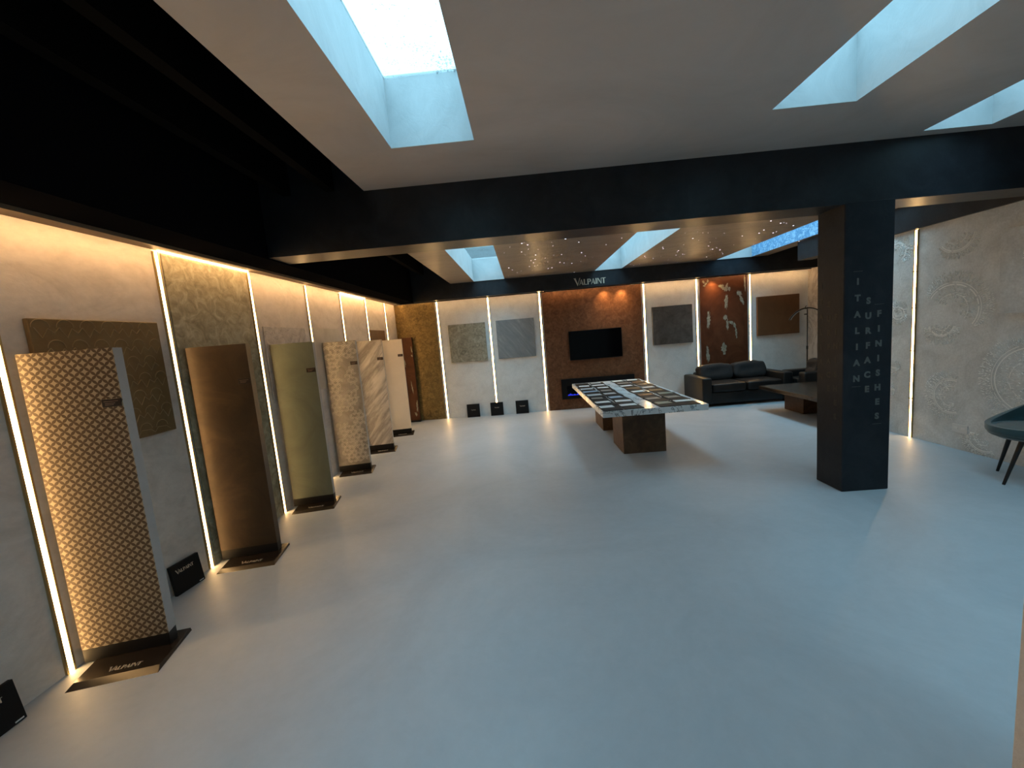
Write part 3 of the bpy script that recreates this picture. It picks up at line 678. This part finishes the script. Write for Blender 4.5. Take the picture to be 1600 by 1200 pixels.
# ================================================================== seating
def seat_unit(name, label, cat, w, d, seats, loc, rz):
    o = thing(name, label, cat, loc, rz)
    aw, ah = .17, .525
    MB().rbox(-w/2+aw*.5, w/2-aw*.5, -d/2+.03, d/2-.02, .05, .25, r=.015, seg=2).build('base', MT['leather'], o, smooth=True)
    for s in (-1, 1):
        x0, x1 = sorted((s*w/2, s*(w/2-aw)))
        MB().rbox(x0, x1, -d/2, d/2, .05, ah, r=.03, seg=3).build('armrest', MT['leather'], o, smooth=True)
    MB().rbox(-w/2+aw, w/2-aw, d/2-.20, d/2-.005, .25, .56, r=.04, seg=3).build('backrest', MT['leather'], o, smooth=True)
    iw = (w-2*aw)/seats
    for k in range(seats):
        cx = -w/2+aw+iw*(k+.5)
        MB().cushion(cx, -.07, .33, iw/2-.003, d/2-.075, .085, .28, .18).build('seat_cushion', MT['leather'], o, smooth=True)
        tf = Matrix.Translation((cx, d/2-.25, .55)) @ Matrix.Rotation(radians(-14), 4, 'X')
        MB().cushion(0, 0, 0, iw/2-.005, .095, .165, .5, .30, tf=tf, wr=.09, nu=56, nv=32, dents=[(-iw*.2, .01, .05, .05), (iw*.12, .01, .05, .05)]).build('back_cushion', MT['cushion'], o, smooth=True)
    for s in (-1, 1):
        for t in (-1, 1):
            MB().box(s*(w/2-.10)-.025, s*(w/2-.10)+.025, t*(d/2-.08)-.025, t*(d/2-.08)+.025, 0, .052).build('foot', MT['metal_black'], o)
    return o
seat_unit('sofa', 'black leather two-seat sofa with charcoal back cushions against the rust panel', 'sofa', 1.59, .82, 2, (3.875, 7.60, 0), radians(1.0))
seat_unit('armchair', 'black leather armchair mostly hidden behind the charcoal column', 'armchair', .64, .66, 1, (5.03, 7.275, 0), radians(-90))

ct = thing('coffee_table', 'low dark brown coffee table on a block base in front of the sofa', 'coffee table', (4.35, 6.05, 0))
MB().rbox(-.535, .50, -.70, .68, .345, .40, r=.003, seg=1).build('table_top', MT['table_dark'], ct)
MB().rbox(-.18, .25, .15, .60, 0, .345, r=.004, seg=1).build('pedestal', MT['pedestal'], ct)
MB().rbox(-.18, .25, -.60, -.15, 0, .345, r=.004, seg=1).build('pedestal', MT['pedestal'], ct)

# half-moon floor lamp
lp = thing('floor_lamp', 'black floor lamp with a half-moon arc shade beside the sofa', 'floor lamp', (5.22, 7.66, 0))
MB().tube([(0,0,.03), (0,0,.9)], .011, 12).build('pole', MT['metal_black'], lp, smooth=True)
MB().tube([(0,0,.88), (0,0,1.60)], .008, 12).build('upper_pole', MT['metal_black'], lp, smooth=True)
MB().tube([(0,0,.86), (0,0,.92)], .016, 12).build('collar', MT['metal_black'], lp, smooth=True)
for k in range(3):
    a = radians(90+120*k); MB().tube([(.01*cos(a), .01*sin(a), .16), (.17*cos(a), .17*sin(a), .008)], .007, 8).build('tripod_leg', MT['metal_black'], lp, smooth=True)
arc = [(.36*sin(t), 0, 1.25+.36*cos(t)) for t in [radians(-62+124*i/28) for i in range(29)]]
am = MB().tube(arc, .014, 8); am.build('arc_shade', MT['metal_black'], lp, smooth=True)
arc2 = [(.347*sin(t), -.006, 1.25+.347*cos(t)) for t in [radians(-61+122*i/28) for i in range(29)]]
MB().tube(arc2, .006, 8).build('diffuser', MT['lamp_white'], lp, smooth=True)
MB().rbox(-.055, .01, -.015, .015, 1.595, 1.615, r=.003, seg=1).build('clamp', MT['metal_black'], lp)
MB().tube([(-.04,0,1.61), (-.03,0,1.645), (-.01,0,1.65)], .006, 8).build('clamp_knob', MT['metal_black'], lp, smooth=True)
MB().rbox(-.05, .0, -.012, .012, 1.49, 1.51, r=.003, seg=1).build('phone_holder', MT['metal_black'], lp)

# teal velvet chair
ch = thing('accent_chair', 'teal velvet tub chair with black tapered legs by the damask wall', 'chair', (4.100, 3.340, 0))
MB().cushion(0, 0, .425, .262, .262, .050, .5, 1.0).build('seat', MT['velvet'], ch, smooth=True)
sh = MB(); nu, nv = 72, 12; vs = []
for j in range(nv+1):
    t = j/nv
    for i in range(nu):
        a = 2*pi*i/nu; top = .475+.27*(.5+.5*cos(a-radians(-15)))**2
        z = .375+(top-.375)*t; rr = (.215+.06*sin(pi/2*min(1, t*1.6)))+.10*max(0, top-.50)*t
        vs.append((rr*cos(a), rr*sin(a), z))
fs = [[j*nu+i, j*nu+(i+1) % nu, (j+1)*nu+(i+1) % nu, (j+1)*nu+i] for j in range(nv) for i in range(nu)]
fs.append(list(range(nu))[::-1])
sho = sh.add(vs, fs).build('backrest', MT['velvet'], ch, smooth=True)
md = sho.modifiers.new('thick', 'SOLIDIFY'); md.thickness = .034; md.offset = -1
mdb = sho.modifiers.new('round', 'BEVEL'); mdb.width = .014; mdb.segments = 3
for a, q in ((87, .262), (184, .25), (267, .262), (357, .262)):
    t = radians(a+14 if a == 184 else a); a = radians(a); MB().tube([(.17*cos(t), .17*sin(t), .385), (q*cos(a), q*sin(a), .001)], [.017, .010], 12).build('leg', MT['metal_black'], ch, smooth=True)

# wall socket
so = thing('wall_socket', 'white double wall socket low on the damask wall', 'socket', (XR, 4.20, .224))
MB().rbox(-.009, 0, -.073, .073, -.043, .043, r=.003, seg=2).build('face_plate', MT['socket'], so)
for s in (-1, 1): MB().rbox(-.0115, -.009, s*.035-.02, s*.035+.02, -.008, .012, r=.001, seg=1).build('switch', MT['lamp_white'], so)
